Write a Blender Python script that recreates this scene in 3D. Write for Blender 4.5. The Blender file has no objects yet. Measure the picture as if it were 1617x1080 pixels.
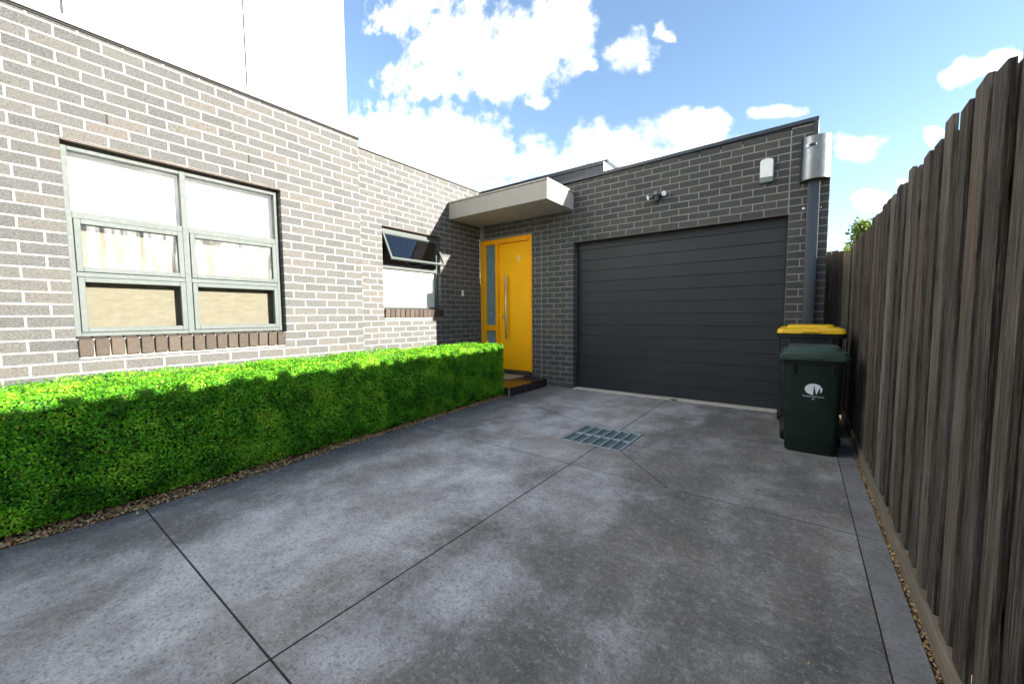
import bpy, bmesh, math, random
import numpy as np
from mathutils import Vector, Matrix, noise

random.seed(7); np.random.seed(7)
S = bpy.context.scene
C = S.collection
rad = math.radians

# ------------------------------------------------------------------ camera
yaw, pit, rol = rad(36.622), rad(3.933), rad(-0.422)
c_, s_ = math.cos(yaw), math.sin(yaw)
fw = Vector((-s_*math.cos(pit), c_*math.cos(pit), -math.sin(pit)))
rt = Vector((c_, s_, 0)); up = rt.cross(fw)
r2 = rt*math.cos(rol) + up*math.sin(rol); u2 = up*math.cos(rol) - rt*math.sin(rol)
cam = bpy.data.cameras.new('camera'); camo = bpy.data.objects.new('camera', cam); C.objects.link(camo)
M = Matrix((r2, u2, -fw)).transposed().to_4x4(); M.translation = Vector((2.921, -5.572, 1.186))
camo.matrix_world = M
cam.sensor_width = 36; cam.sensor_fit = 'HORIZONTAL'; cam.lens = 614.4/1617*36
cam.clip_start = .05; cam.clip_end = 3000
S.camera = camo

# ------------------------------------------------------------------ exposure, sky, sun
S.view_settings.view_transform = 'Standard'; S.view_settings.look = 'None'
S.view_settings.gamma = 1; S.view_settings.exposure = 2.65; S.view_settings.use_curve_mapping = False
SUN = Vector((.937, .197, .287)).normalized()
SUN_EL = math.asin(SUN.z)
world = bpy.data.worlds.new('World'); S.world = world; world.use_nodes = True
nt = world.node_tree; nt.nodes.clear()
def N(t, **kw):
    n = nt.nodes.new(t)
    for k, v in kw.items(): setattr(n, k, v)
    return n
def lk(a, b): nt.links.new(a, b)
def mth(op, a, b=None, clamp=False):
    n = N('ShaderNodeMath', operation=op, use_clamp=clamp)
    for i, x in enumerate((a, b)):
        if x is None: continue
        if isinstance(x, (int, float)): n.inputs[i].default_value = x
        else: lk(x, n.inputs[i])
    return n.outputs[0]
def mrange(v, a, b, c=0., d=1., kind='SMOOTHSTEP'):
    n = N('ShaderNodeMapRange', interpolation_type=kind); lk(v, n.inputs[0])
    for i, x in enumerate((a, b, c, d)): n.inputs[i+1].default_value = x
    return n.outputs[0]
sky = N('ShaderNodeTexSky', sky_type='NISHITA', sun_disc=False, sun_elevation=SUN_EL,
        sun_rotation=math.atan2(SUN.x, SUN.y), altitude=50, air_density=1.0, dust_density=.35, ozone_density=1.6)
tc = N('ShaderNodeTexCoord'); sep = N('ShaderNodeSeparateXYZ'); lk(tc.outputs['Generated'], sep.inputs[0])
X, Y, Z = sep.outputs
yy = mth('MAXIMUM', Y, .02)
U = mth('DIVIDE', X, yy); V = mth('DIVIDE', Z, yy)
V2 = mth('ADD', V, mth('MULTIPLY', U, .3))
uv = N('ShaderNodeCombineXYZ'); lk(U, uv.inputs[0]); lk(V2, uv.inputs[1])
# wispy warp of the cloud shapes
nz = N('ShaderNodeTexNoise', noise_dimensions='3D'); nz.inputs['Scale'].default_value = 7; nz.inputs['Detail'].default_value = 6
lk(uv.outputs[0], nz.inputs['Vector'])
w1 = N('ShaderNodeVectorMath', operation='SUBTRACT'); lk(nz.outputs['Color'], w1.inputs[0]); w1.inputs[1].default_value = (.5, .5, .5)
w2 = N('ShaderNodeVectorMath', operation='MULTIPLY_ADD'); lk(w1.outputs[0], w2.inputs[0]); w2.inputs[1].default_value = (.17, .13, 0); lk(uv.outputs[0], w2.inputs[2])
BL = [(-1.229,1.142,.182,.066),(-1.0,.917,.183,.142),(-.756,.801,.222,.101),(-.577,.808,.092,.084),(-1.098,.847,.268,.06),(-.833,.744,.186,.042),(-.484,.669,.026,.015),(-.376,.662,.057,.038),(-.284,.669,.022,.017),(-.63,.626,.043,.011),(-1.325,.711,.283,.107),(-1.072,.642,.198,.097),(-.836,.529,.121,.099),(-1.585,.821,.12,.052),(-.641,.453,.111,.054),(-1.043,.514,.327,.065),(-.424,.451,.106,.045),(-.229,.421,.105,.05),(-.17,.432,.039,.025),(-.34,.39,.194,.039),(-.055,.426,.042,.018),(.065,.319,.029,.024),(.085,.22,.02,.014),(.142,.231,.013,.011),(.234,.401,.029,.015),(.185,.313,.011,.015)]
acc = None
for (bu, bv, ba, bb) in BL:
    a_, b_ = 1/(ba*1.25), 1/(bb*1.3)
    n = N('ShaderNodeVectorMath', operation='MULTIPLY_ADD'); lk(w2.outputs[0], n.inputs[0])
    n.inputs[1].default_value = (a_, b_, 0); n.inputs[2].default_value = (-bu*a_, -(bv+.3*bu)*b_, 0)
    l = N('ShaderNodeVectorMath', operation='LENGTH'); lk(n.outputs[0], l.inputs[0])
    m = mrange(l.outputs['Value'], .0, 1.35, 1, 0, 'LINEAR')
    acc = m if acc is None else mth('MAXIMUM', acc, m)
nz2 = N('ShaderNodeTexNoise', noise_dimensions='3D'); nz2.inputs['Scale'].default_value = 13; nz2.inputs['Detail'].default_value = 9; nz2.inputs['Roughness'].default_value = .62
lk(uv.outputs[0], nz2.inputs['Vector'])
dens = mth('ADD', acc, mth('MULTIPLY', mth('SUBTRACT', nz2.outputs['Fac'], .5), 1.9))
cl_in = mth('MULTIPLY', mrange(dens, .12, .80), mrange(acc, 0, .25))
cl_in = mth('MULTIPLY', cl_in, mrange(Y, .02, .1))
# the same kind of broken cloud over the rest of the sky
nz3 = N('ShaderNodeTexNoise', noise_dimensions='3D'); nz3.inputs['Scale'].default_value = 3.2; nz3.inputs['Detail'].default_value = 8; nz3.inputs['Roughness'].default_value = .55
lk(tc.outputs['Generated'], nz3.inputs['Vector'])
far = mth('MAXIMUM', mth('MAXIMUM', mrange(U, .3, .5), mrange(V, 1.25, 1.5)), mth('MAXIMUM', mrange(U, -1.75, -2.1), mrange(Y, .12, .02)))
cl_out = mth('MULTIPLY', mrange(nz3.outputs['Fac'], .52, .64), far)
cl = mth('MULTIPLY', mth('MAXIMUM', cl_in, cl_out), mrange(Z, -.02, .06))
bgs = N('ShaderNodeBackground'); bgs.inputs[1].default_value = .061
hs = N('ShaderNodeHueSaturation'); hs.inputs['Saturation'].default_value = 1.0; hs.inputs['Value'].default_value = 1.0
lk(sky.outputs[0], hs.inputs['Color']); lk(hs.outputs[0], bgs.inputs[0])
bgc = N('ShaderNodeBackground'); bgc.inputs[1].default_value = .38
nz4 = N('ShaderNodeTexNoise', noise_dimensions='3D'); nz4.inputs['Scale'].default_value = 6; nz4.inputs['Detail'].default_value = 6; lk(uv.outputs[0], nz4.inputs['Vector'])
ccol = N('ShaderNodeMix', data_type='RGBA'); lk(mrange(nz4.outputs['Fac'], .38, .62), ccol.inputs[0]); ccol.inputs[6].default_value = (.60, .63, .68, 1); ccol.inputs[7].default_value = (1, .985, .965, 1)
lk(ccol.outputs[2], bgc.inputs[0])
mixw = N('ShaderNodeMixShader'); lk(cl, mixw.inputs[0]); lk(bgs.outputs[0], mixw.inputs[1]); lk(bgc.outputs[0], mixw.inputs[2])
wo = N('ShaderNodeOutputWorld'); lk(mixw.outputs[0], wo.inputs[0])

sl = bpy.data.lights.new('sun', 'SUN'); sl.energy = 4.7; sl.angle = rad(.55); sl.color = (1, .945, .86)
so = bpy.data.objects.new('sun', sl); C.objects.link(so)
so.rotation_euler = SUN.to_track_quat('Z', 'Y').to_euler(); so.location = (30, 6, 12)

# ------------------------------------------------------------------ materials
MATS = {}
def mat(name, build):
    m = bpy.data.materials.new(name); m.use_nodes = True
    t = m.node_tree; t.nodes.clear()
    o = t.nodes.new('ShaderNodeOutputMaterial'); b = t.nodes.new('ShaderNodeBsdfPrincipled')
    t.links.new(b.outputs[0], o.inputs[0])
    build(T(t), b, o); MATS[name] = m
    return m
class T:
    def __init__(s, t): s.t = t
    def n(s, ty, **kw):
        n = s.t.nodes.new(ty)
        for k, v in kw.items(): setattr(n, k, v)
        return n
    def l(s, a, b): s.t.links.new(a, b)
    def co(s, scale=(1, 1, 1), out='Object'):
        c = s.n('ShaderNodeTexCoord'); mp = s.n('ShaderNodeMapping'); mp.inputs['Scale'].default_value = scale
        s.l(c.outputs[out], mp.inputs[0]); return mp.outputs[0]
    def wco(s, scale=(1, 1, 1)):
        c = s.n('ShaderNodeNewGeometry'); mp = s.n('ShaderNodeMapping'); mp.inputs['Scale'].default_value = scale
        s.l(c.outputs['Position'], mp.inputs[0]); return mp.outputs[0]
    def noise(s, vec, scale, detail=4, rough=.55, dist=0, out='Fac'):
        n = s.n('ShaderNodeTexNoise'); s.l(vec, n.inputs['Vector']); n.inputs['Scale'].default_value = scale
        n.inputs['Detail'].default_value = detail; n.inputs['Roughness'].default_value = rough; n.inputs['Distortion'].default_value = dist
        return n.outputs[out]
    def ramp(s, f, stops):
        n = s.n('ShaderNodeValToRGB'); s.l(f, n.inputs[0]); e = n.color_ramp.elements
        while len(e) < len(stops): e.new(.5)
        for k, (p, c) in zip(e, stops):
            k.position = p; k.color = (c, c, c, 1) if isinstance(c, (int, float)) else (*c, 1)
        return n.outputs[0]
    def mix(s, f, a, b, mode='MIX'):
        n = s.n('ShaderNodeMix', data_type='RGBA', blend_type=mode)
        for i, x in ((0, f), (6, a), (7, b)):
            if isinstance(x, (int, float)): n.inputs[i].default_value = x if i == 0 else (x, x, x, 1)
            elif isinstance(x, tuple): n.inputs[i].default_value = (*x, 1)
            else: s.l(x, n.inputs[i])
        return n.outputs[2]
    def math(s, op, a, b=0., clamp=False):
        n = s.n('ShaderNodeMath', operation=op, use_clamp=clamp)
        for i, x in enumerate((a, b)):
            if isinstance(x, (int, float)): n.inputs[i].default_value = x
            else: s.l(x, n.inputs[i])
        return n.outputs[0]
    def bump(s, b, h, strength=.3, dist=.01):
        n = s.n('ShaderNodeBump'); n.inputs['Strength'].default_value = strength; n.inputs['Distance'].default_value = dist
        s.l(h, n.inputs['Height']); s.l(n.outputs[0], b.inputs['Normal'])
def setb(b, col=None, rough=.5, metal=0, spec=.5):
    if col: b.inputs['Base Color'].default_value = (*col, 1)
    b.inputs['Roughness'].default_value = rough; b.inputs['Metallic'].default_value = metal
    b.inputs['Specular IOR Level'].default_value = spec
def simple(name, col, rough=.5, metal=0, var=.12, scale=9, bump=0, spec=.5, streak=(1, 1, 1)):
    def f(t, b, o):
        setb(b, None, rough, metal, spec)
        v = t.wco(streak)
        n = t.noise(v, scale, 5)
        lo = tuple(max(0, x*(1-var)) for x in col); hi = tuple(min(1, x*(1+var)) for x in col)
        t.l(t.ramp(n, [(.3, lo), (.7, hi)]), b.inputs['Base Color'])
        n2 = t.noise(v, scale*6, 4)
        t.l(t.ramp(n2, [(.2, max(0, rough-.1)), (.8, min(1, rough+.12))]), b.inputs['Roughness'])
        if bump: t.bump(b, n2, bump, .004)
    return mat(name, f)

def f_brick(t, b, o):
    at = t.n('ShaderNodeAttribute', attribute_name='rnd'); oi = t.n('ShaderNodeObjectInfo')
    r = t.math('FRACT', t.math('ADD', at.outputs['Fac'], t.math('MULTIPLY', oi.outputs['Random'], 7.31)))
    v = t.wco((1, 1, 1)); vs = t.wco((1, 1, 2.6))
    base = t.ramp(r, [(0, (.036, .037, .036)), (.3, (.046, .047, .046)), (.6, (.055, .054, .050)), (.9, (.065, .060, .053)), (1, (.074, .064, .054))])
    sp = t.noise(vs, 95, 5, .7)
    c1 = t.mix(t.ramp(sp, [(.44, 0), (.70, .8)]), base, (.15, .15, .14))
    sp2 = t.noise(vs, 60, 4, .7)
    c2 = t.mix(t.ramp(sp2, [(.3, .75), (.5, 0)]), c1, (.012, .012, .013))
    big = t.noise(v, 1.7, 4)
    c3 = t.mix(t.ramp(big, [(.45, 0), (.75, .35)]), c2, (.085, .084, .079))
    st = t.noise(t.wco((3, 3, 1)), 2.3, 5, .6)
    c4 = t.mix(t.ramp(st, [(.62, 0), (.76, .4)]), c3, (.11, .072, .043))
    t.l(c4, b.inputs['Base Color']); setb(b, None, .72, 0, .35)
    h = t.noise(vs, 130, 6, .7)
    t.bump(b, t.math('ADD', h, t.math('MULTIPLY', sp2, .8)), .9, .008)
BRICK = mat('charcoal_brick', f_brick)
def f_sillbrick(t, b, o):
    at = t.n('ShaderNodeAttribute', attribute_name='rnd'); oi = t.n('ShaderNodeObjectInfo')
    r = t.math('FRACT', t.math('ADD', at.outputs['Fac'], oi.outputs['Random']))
    base = t.ramp(r, [(0, (.034, .027, .021)), (1, (.056, .044, .034))])
    n = t.noise(t.wco(), 60, 5, .65)
    t.l(t.mix(t.ramp(n, [(.45, 0), (.8, .6)]), base, (.085, .07, .058)), b.inputs['Base Color']); setb(b, None, .85, 0, .2)
    t.bump(b, n, .4, .004)
SILLB = mat('brown_sill_brick', f_sillbrick)
def f_mortar(t, b, o):
    v = t.wco()
    n = t.noise(v, 5, 5); g = t.noise(v, 160, 3)
    c = t.ramp(n, [(.3, (.22, .205, .182)), (.7, (.30, .283, .258))])
    st = t.noise(t.wco((3, 3, 1)), 2.3, 5, .6)
    c = t.mix(t.ramp(st, [(.64, 0), (.8, .55)]), c, (.38, .24, .12))
    t.l(t.mix(.35, c, t.ramp(g, [(.3, (.13, .115, .10)), (.7, (.34, .325, .30))])), b.inputs['Base Color']); setb(b, None, .9, 0, .2)
    t.bump(b, g, .5, .004)
MORTAR = mat('cream_mortar', f_mortar)
def f_conc(t, b, o):
    v = t.wco(); tr = t.wco((1.5, .4, 1))
    big = t.noise(tr, 1.4, 4, .55, .5); mid = t.noise(v, 2.4, 8, .72, .2); fine = t.noise(v, 115, 4, .7); agg = t.noise(v, 34, 5, .75); spk = t.noise(v, 62, 3, .6)
    # wheel-worn pale tracks and damp dark margins, as stains that run along the drive
    g = t.n('ShaderNodeNewGeometry'); sp = t.n('ShaderNodeSeparateXYZ'); t.l(g.outputs['Position'], sp.inputs[0])
    wx = t.math('ADD', sp.outputs[0], t.math('MULTIPLY', t.math('SUBTRACT', t.noise(v, 1.1, 3), .5), .9))
    n = t.n('ShaderNodeMapRange'); t.l(wx, n.inputs[0]); n.inputs[1].default_value = -.5; n.inputs[2].default_value = 3.3
    trk = t.ramp(n.outputs[0], [(0, .0), (.10, .12), (.22, .62), (.38, .72), (.52, .42), (.60, .52), (.70, .12), (.84, .15), (1, .3)])
    f = t.math('ADD', t.math('ADD', t.math('MULTIPLY', big, .42), t.math('MULTIPLY', mid, .62)), t.math('MULTIPLY', t.math('SUBTRACT', trk, .38), .26))
    c = t.ramp(f, [(.36, (.105, .098, .092)), (.47, (.185, .175, .166)), (.56, (.34, .33, .325)), (.68, (.54, .53, .53))])
    br = t.noise(v, 1.05, 6, .65)
    c = t.mix(t.ramp(br, [(.46, 0), (.66, .6)]), c, (.20, .165, .13))
    rd = t.noise(v, 2.9, 4)
    c = t.mix(t.ramp(rd, [(.66, 0), (.76, .3)]), c, (.24, .14, .115))
    sc = t.noise(t.wco((2.2, .5, 1)), 9, 5, .7, 1.2)
    c = t.mix(t.ramp(sc, [(.62, 0), (.72, .22)]), c, (.5, .5, .52))
    gr_ = t.noise(v, 17, 6, .8, .6)
    c = t.mix(t.ramp(gr_, [(.36, .22), (.5, 0)]), c, (.10, .094, .088))
    c = t.mix(t.ramp(gr_, [(.52, 0), (.68, .14)]), c, (.5, .485, .47))
    c = t.mix(t.ramp(fine, [(.28, .6), (.5, 0)]), c, (.075, .072, .069))
    c = t.mix(t.ramp(spk, [(.32, .6), (.48, 0)]), c, (.085, .08, .076))
    c = t.mix(t.ramp(t.noise(v, 78, 3, .6), [(.56, 0), (.72, .32)]), c, (.50, .485, .47))
    c = t.mix(t.ramp(agg, [(.54, 0), (.76, .55)]), c, (.50, .50, .52))
    c = t.mix(t.ramp(agg, [(.26, .4), (.47, 0)]), c, (.085, .085, .088))
    t.l(c, b.inputs['Base Color']); setb(b, None, .82, 0, .3)
    t.bump(b, t.math('ADD', fine, t.math('MULTIPLY', agg, 1.4)), .7, .008)
CONC = mat('weathered_concrete', f_conc)
JDIRT = simple('dirt_in_saw_cut', (.05, .046, .042), .95, 0, .5, 12)
def f_kerb(t, b, o):
    v = t.wco(); n = t.noise(v, 4, 8, .7); g = t.noise(v, 60, 5, .75)
    c = t.ramp(n, [(.3, (.12, .118, .117)), (.7, (.25, .248, .25))])
    t.l(t.mix(t.ramp(g, [(.34, .7), (.5, 0)]), c, (.06, .058, .056)), b.inputs['Base Color']); setb(b, None, .75)
    t.bump(b, g, .4, .004)
KERB = mat('blue_grey_concrete', f_kerb)
def f_wood(t, b, o):
    at = t.n('ShaderNodeAttribute', attribute_name='rnd'); oi = t.n('ShaderNodeObjectInfo')
    r = t.math('FRACT', t.math('ADD', at.outputs['Fac'], t.math('MULTIPLY', oi.outputs['Random'], 5.7)))
    off = t.n('ShaderNodeCombineXYZ'); t.l(t.math('MULTIPLY', r, 37.), off.inputs[2]); t.l(t.math('MULTIPLY', r, 11.), off.inputs[0])
    g = t.n('ShaderNodeNewGeometry'); ad = t.n('ShaderNodeVectorMath', operation='ADD'); t.l(g.outputs['Position'], ad.inputs[0]); t.l(off.outputs[0], ad.inputs[1])
    def mp(sc):
        m = t.n('ShaderNodeMapping'); m.inputs['Scale'].default_value = sc; t.l(ad.outputs[0], m.inputs[0]); return m.outputs[0]
    gr = t.noise(mp((30, 30, .9)), 3.2, 6, .7, .4); fn = t.noise(mp((70, 70, 1.6)), 3, 5, .7)
    pat = t.noise(mp((5, 5, .9)), 1.2, 4)
    base = t.ramp(r, [(0, (.024, .018, .014)), (.25, (.055, .040, .030)), (.5, (.105, .084, .064)), (.7, (.065, .040, .025)), (.85, (.13, .112, .09)), (1, (.22, .20, .17))])
    c = t.mix(t.ramp(gr, [(.34, .92), (.58, 0)]), base, (.014, .011, .009))
    c = t.mix(t.ramp(t.noise(mp((14, 14, .35)), 3, 5, .7), [(.36, .9), (.52, 0)]), c, (.016, .012, .010))
    c = t.mix(t.ramp(fn, [(.48, 0), (.72, .75)]), c, (.22, .19, .15))
    c = t.mix(t.ramp(pat, [(.55, 0), (.75, .45)]), c, (.155, .148, .135))
    c = t.mix(t.ramp(t.noise(mp((6, 6, 1)), 1.6, 3), [(.58, 0), (.74, .4)]), c, (.125, .078, .042))
    kn = t.n('ShaderNodeTexVoronoi'); kn.inputs['Scale'].default_value = 1; t.l(mp((9, 9, 2.6)), kn.inputs['Vector'])
    c = t.mix(t.ramp(kn.outputs['Distance'], [(.07, .9), (.16, 0)]), c, (.02, .015, .012))
    t.l(c, b.inputs['Base Color']); setb(b, None, .85, 0, .25)
    t.bump(b, t.math('ADD', gr, t.math('MULTIPLY', fn, .6)), .9, .008)
WOOD = mat('weathered_paling', f_wood)
def f_freshwood(t, b, o):
    v = t.wco((28, 28, 1.2)); n = t.noise(v, 2.2, 6, .65, .5)
    t.l(t.ramp(n, [(.3, (.20, .145, .09)), (.7, (.36, .28, .19))]), b.inputs['Base Color']); setb(b, None, .8)
    t.bump(b, n, .4, .004)
TANWOOD = mat('tan_timber', f_freshwood)
def f_plinth(t, b, o):
    v = t.wco((22, 1.4, 22)); n = t.noise(v, 2.2, 6, .65, .5); n2 = t.noise(t.wco(), 4, 4)
    c = t.ramp(n, [(.3, (.085, .068, .048)), (.7, (.20, .165, .12))])
    t.l(t.mix(t.ramp(n2, [(.55, 0), (.75, .5)]), c, (.10, .115, .05)), b.inputs['Base Color']); setb(b, None, .85)
    t.bump(b, n, .6, .005)
PLINTH = mat('plinth_timber', f_plinth)
def leafmat(name, stops, trans=.32, tcol=(.36, .6, .02)):
    def f(t, b, o):
        at = t.n('ShaderNodeAttribute', attribute_name='rnd')
        c = t.ramp(at.outputs['Fac'], stops); t.l(c, b.inputs['Base Color']); setb(b, None, .5, 0, .22)
        tr = t.n('ShaderNodeBsdfTranslucent'); t.l(t.mix(.55, c, tcol), tr.inputs[0])
        mx = t.n('ShaderNodeMixShader'); mx.inputs[0].default_value = trans
        t.l(b.outputs[0], mx.inputs[1]); t.l(tr.outputs[0], mx.inputs[2]); t.l(mx.outputs[0], o.inputs[0])
    return mat(name, f)
LEAF = leafmat('box_hedge_leaf', [(0, (.028, .12, .005)), (.3, (.066, .25, .009)), (.6, (.125, .38, .014)), (.85, (.195, .47, .020)), (.97, (.34, .52, .035)), (1, (.46, .34, .10))])
LEAF2 = leafmat('shrub_leaf', [(0, (.018, .036, .012)), (.5, (.045, .075, .02)), (1, (.13, .14, .035))])
LITTER = leafmat('dry_leaf_litter', [(0, (.20, .11, .045)), (.4, (.48, .29, .12)), (.8, (.68, .45, .22)), (1, (.80, .64, .42))], .1, (.4, .25, .1))
HCORE = simple('hedge_dark_core', (.022, .032, .010), .95, 0, .4, 30)
SOIL = simple('mulch_soil', (.10, .062, .036), .95, 0, .45, 35, .8)
FRAME = simple('grey_green_aluminium', (.060, .070, .066), .6, 0, .05, 6, 0, .2)
DARK = simple('dark_recess', (.015, .015, .016), .9)
STEEL = simple('steel_lintel', (.06, .045, .036), .6, .2)
CAP = simple('grey_parapet_capping', (.115, .13, .14), .42, .15, .08, 5)
CAPG = simple('sage_grey_capping', (.105, .112, .104), .45, .1, .08, 5)
BLUEM = simple('blue_grey_steel', (.032, .040, .049), .42, .1, .06, 6)
CLAD = simple('white_render_panel', (.80, .80, .79), .75, 0, .02, 2)
JOINT = simple('panel_joint_grey', (.02, .02, .02), .8)
CANOPY = simple('pale_stone_render', (.34, .315, .28), .8, 0, .05, 4, .15)
DOORY = simple('amber_yellow_paint', (.96, .45, .002), .5, 0, .04, 4, 0, .18)
DOORF = simple('amber_frame_paint', (.92, .38, .004), .5, 0, .05, 5, 0, .18)
CHROME = simple('brushed_steel', (.55, .52, .49), .3, 1, .1, 10, 0, .5, (1, 1, .1))
ZINC = simple('bright_zinc', (.17, .175, .18), .36, 1, .06, 3)
WHITEP = simple('white_plastic', (.74, .74, .70), .45, 0, .03)
GREYG = simple('grey_green_plastic', (.16, .20, .19), .45)
BLACKP = simple('black_plastic', (.012, .012, .013), .42)
TILE = simple('dark_brown_tile', (.028, .020, .017), .16, 0, .35, 5)
GROUT = simple('pale_grout', (.45, .44, .42), .8)
MAT_ = simple('beige_doormat', (.33, .245, .165), .95, 0, .25, 60, .5)
THRESH = simple('cream_threshold_concrete', (.50, .46, .39), .85, 0, .15, 14, .3)
GALV = simple('galvanised_bar', (.34, .40, .40), .6, .2, .12, 20)
GFILL = simple('grate_infill', (.085, .125, .128), .7, .1, .3, 30, .4)
GREENB = simple('dark_green_bin_plastic', (.006, .013, .008), .5, 0, .25, 8, .05, .3)
GREENL = simple('green_bin_lid_plastic', (.024, .052, .037), .5, 0, .15, 8, .05)
YELLOW = simple('yellow_lid_plastic', (.80, .46, .004), .38, 0, .05, 6)
BINK = simple('black_green_bin_plastic', (.005, .007, .006), .5, 0, .2, 8)
PRINT = simple('white_print', (.74, .77, .80), .5, 0, .03)
BLIND_GLARE = simple('white_blind_and_glare', (.62, .62, .61), .85, 0, .02)
def f_blind(t, b, o):
    n = t.noise(t.wco((1, 1, 3)), 12, 5, .6, .6)
    t.l(t.ramp(n, [(.3, (.115, .10, .070)), (.7, (.15, .133, .096))]), b.inputs['Base Color']); setb(b, None, .9)
BLINDB = mat('beige_curtain', f_blind)
ROOM = simple('room_wall', (.25, .24, .22), .9)
def f_gdoor(t, b, o):
    v = t.wco((.7, 1, 16)); n = t.noise(v, 6, 6, .65, .3); w = t.noise(t.wco(), 1.4, 4)
    c = t.ramp(n, [(.3, (.012, .0132, .0158)), (.7, (.018, .0198, .0232))])
    t.l(t.mix(t.ramp(w, [(.4, 0), (.7, .3)]), c, (.032, .034, .036)), b.inputs['Base Color']); setb(b, None, .5, 0, .4)
    t.bump(b, n, .35, .003)
GDOOR = mat('charcoal_garage_door', f_gdoor)
def glass(name, tint=(.955, .965, .96), streak=0.):
    def f(t, b, o):
        t.t.nodes.remove(b)
        tr = t.n('ShaderNodeBsdfTransparent'); tr.inputs[0].default_value = (*tint, 1)
        gl = t.n('ShaderNodeBsdfGlossy'); gl.inputs['Roughness'].default_value = .015
        fr = t.n('ShaderNodeLayerWeight'); fr.inputs['Blend'].default_value = .5
        fac = t.math('ADD', t.math('MULTIPLY', t.math('POWER', fr.outputs['Facing'], 3.5), .8), .06, True)
        mx = t.n('ShaderNodeMixShader'); t.l(fac, mx.inputs[0]); t.l(tr.outputs[0], mx.inputs[1]); t.l(gl.outputs[0], mx.inputs[2])
        last = mx.outputs[0]
        if streak:
            df = t.n('ShaderNodeBsdfDiffuse'); df.inputs[0].default_value = (.85, .86, .85, 1)  # hazy reflection on the middle panes, painted as white diffuse streaks
            n = t.noise(t.wco((1, 7, .8)), 2.3, 5, .6, .4)
            m2 = t.n('ShaderNodeMixShader'); t.l(t.ramp(n, [(.42, 0), (.66, streak)]), m2.inputs[0]); t.l(last, m2.inputs[1]); t.l(df.outputs[0], m2.inputs[2]); last = m2.outputs[0]
        t.l(last, o.inputs[0])
    return mat(name, f)
GLASS = glass('clear_glass'); GLASSHAZE = glass('glare_haze_glass', streak=.12)
FROST = simple('frosted_teal_glass', (.16, .235, .24), .28, 0, .02, 1.5)

# ------------------------------------------------------------------ helpers
def link(name, me, m, parent=None):
    o = bpy.data.objects.new(name, me); C.objects.link(o)
    if m and not me.materials: me.materials.append(m)
    if parent is not None:
        o.parent = parent; o.matrix_parent_inverse = wm(parent).inverted()
    return o
WM = {}
def wm(o): return WM.get(o.name, Matrix.Identity(4))
def empty(name, loc, label=None, cat=None, group=None):
    o = bpy.data.objects.new(name, None); C.objects.link(o); o.location = loc; o.empty_display_size = .1
    WM[o.name] = Matrix.Translation(Vector(loc)); tag(o, label, cat, group); return o
def tag(o, label=None, cat=None, group=None, kind=None):
    for k, v in (('label', label), ('category', cat), ('group', group), ('kind', kind)):
        if v: o[k] = v
    return o
def frombm(name, bm, m, parent=None, smooth=False):
    me = bpy.data.meshes.new(name)
    bmesh.ops.recalc_face_normals(bm, faces=bm.faces)
    bm.to_mesh(me); bm.free()
    if smooth:
        for p in me.polygons: p.use_smooth = True
        try: me.set_sharp_from_angle(angle=rad(28))
        except Exception: pass
    return link(name, me, m, parent)
def bbox(bm, a, b, bev=0., seg=1):
    """bevelled box from corner a to corner b"""
    a, b = Vector(a), Vector(b); c = (a+b)/2; d = b-a
    r = bmesh.ops.create_cube(bm, size=1, matrix=Matrix.Translation(c) @ Matrix.Diagonal((abs(d.x), abs(d.y), abs(d.z), 1)))
    if bev:
        es = set(e for v in r['verts'] for e in v.link_edges)
        bmesh.ops.bevel(bm, geom=list(es), offset=bev, segments=seg, affect='EDGES', profile=.5)
def box(name, a, b, m, parent=None, bev=.003, seg=1):
    bm = bmesh.new(); bbox(bm, a, b, bev, seg); return frombm(name, bm, m, parent)
def boxes(name, lst, m, parent=None, bev=.003):
    bm = bmesh.new()
    for a, b in lst: bbox(bm, a, b, bev)
    return frombm(name, bm, m, parent)
def tube(bm, p0, p1, r0, r1=None, n=12, cap=True):
    r1 = r0 if r1 is None else r1
    p0, p1 = Vector(p0), Vector(p1); d = p1-p0
    q = d.to_track_quat('Z', 'Y').to_matrix().to_4x4(); q.translation = (p0+p1)/2
    bmesh.ops.create_cone(bm, cap_ends=cap, segments=n, radius1=r0, radius2=r1, depth=d.length, matrix=q)
def loft(bm, rings, cap0=True, cap1=True):
    vs = [[bm.verts.new(p) for p in r] for r in rings]; n = len(vs[0])
    for a, b in zip(vs, vs[1:]):
        for i in range(n): bm.faces.new((a[i], a[(i+1) % n], b[(i+1) % n], b[i]))
    if cap0: bm.faces.new(vs[0][::-1])
    if cap1: bm.faces.new(vs[-1])
def rrect(cx, cy, z, w, d, r, k=4):
    out = []
    for (sx, sy, a0) in ((1, 1, 0), (-1, 1, 90), (-1, -1, 180), (1, -1, 270)):
        for i in range(k+1):
            a = rad(a0+90*i/k); out.append((cx+sx*(w/2-r)+r*math.cos(a), cy+sy*(d/2-r)+r*math.sin(a), z))
    return out
def prism(name, poly, z0, z1, m, parent=None, bev=0.):
    bm = bmesh.new(); loft(bm, [[(x, y, z0) for x, y in poly], [(x, y, z1) for x, y in poly]])
    return frombm(name, bm, m, parent)
def setrnd(me, vals):
    a = me.attributes.new('rnd', 'FLOAT', 'POINT'); a.data.foreach_set('value', np.asarray(vals, dtype=np.float32))

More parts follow.
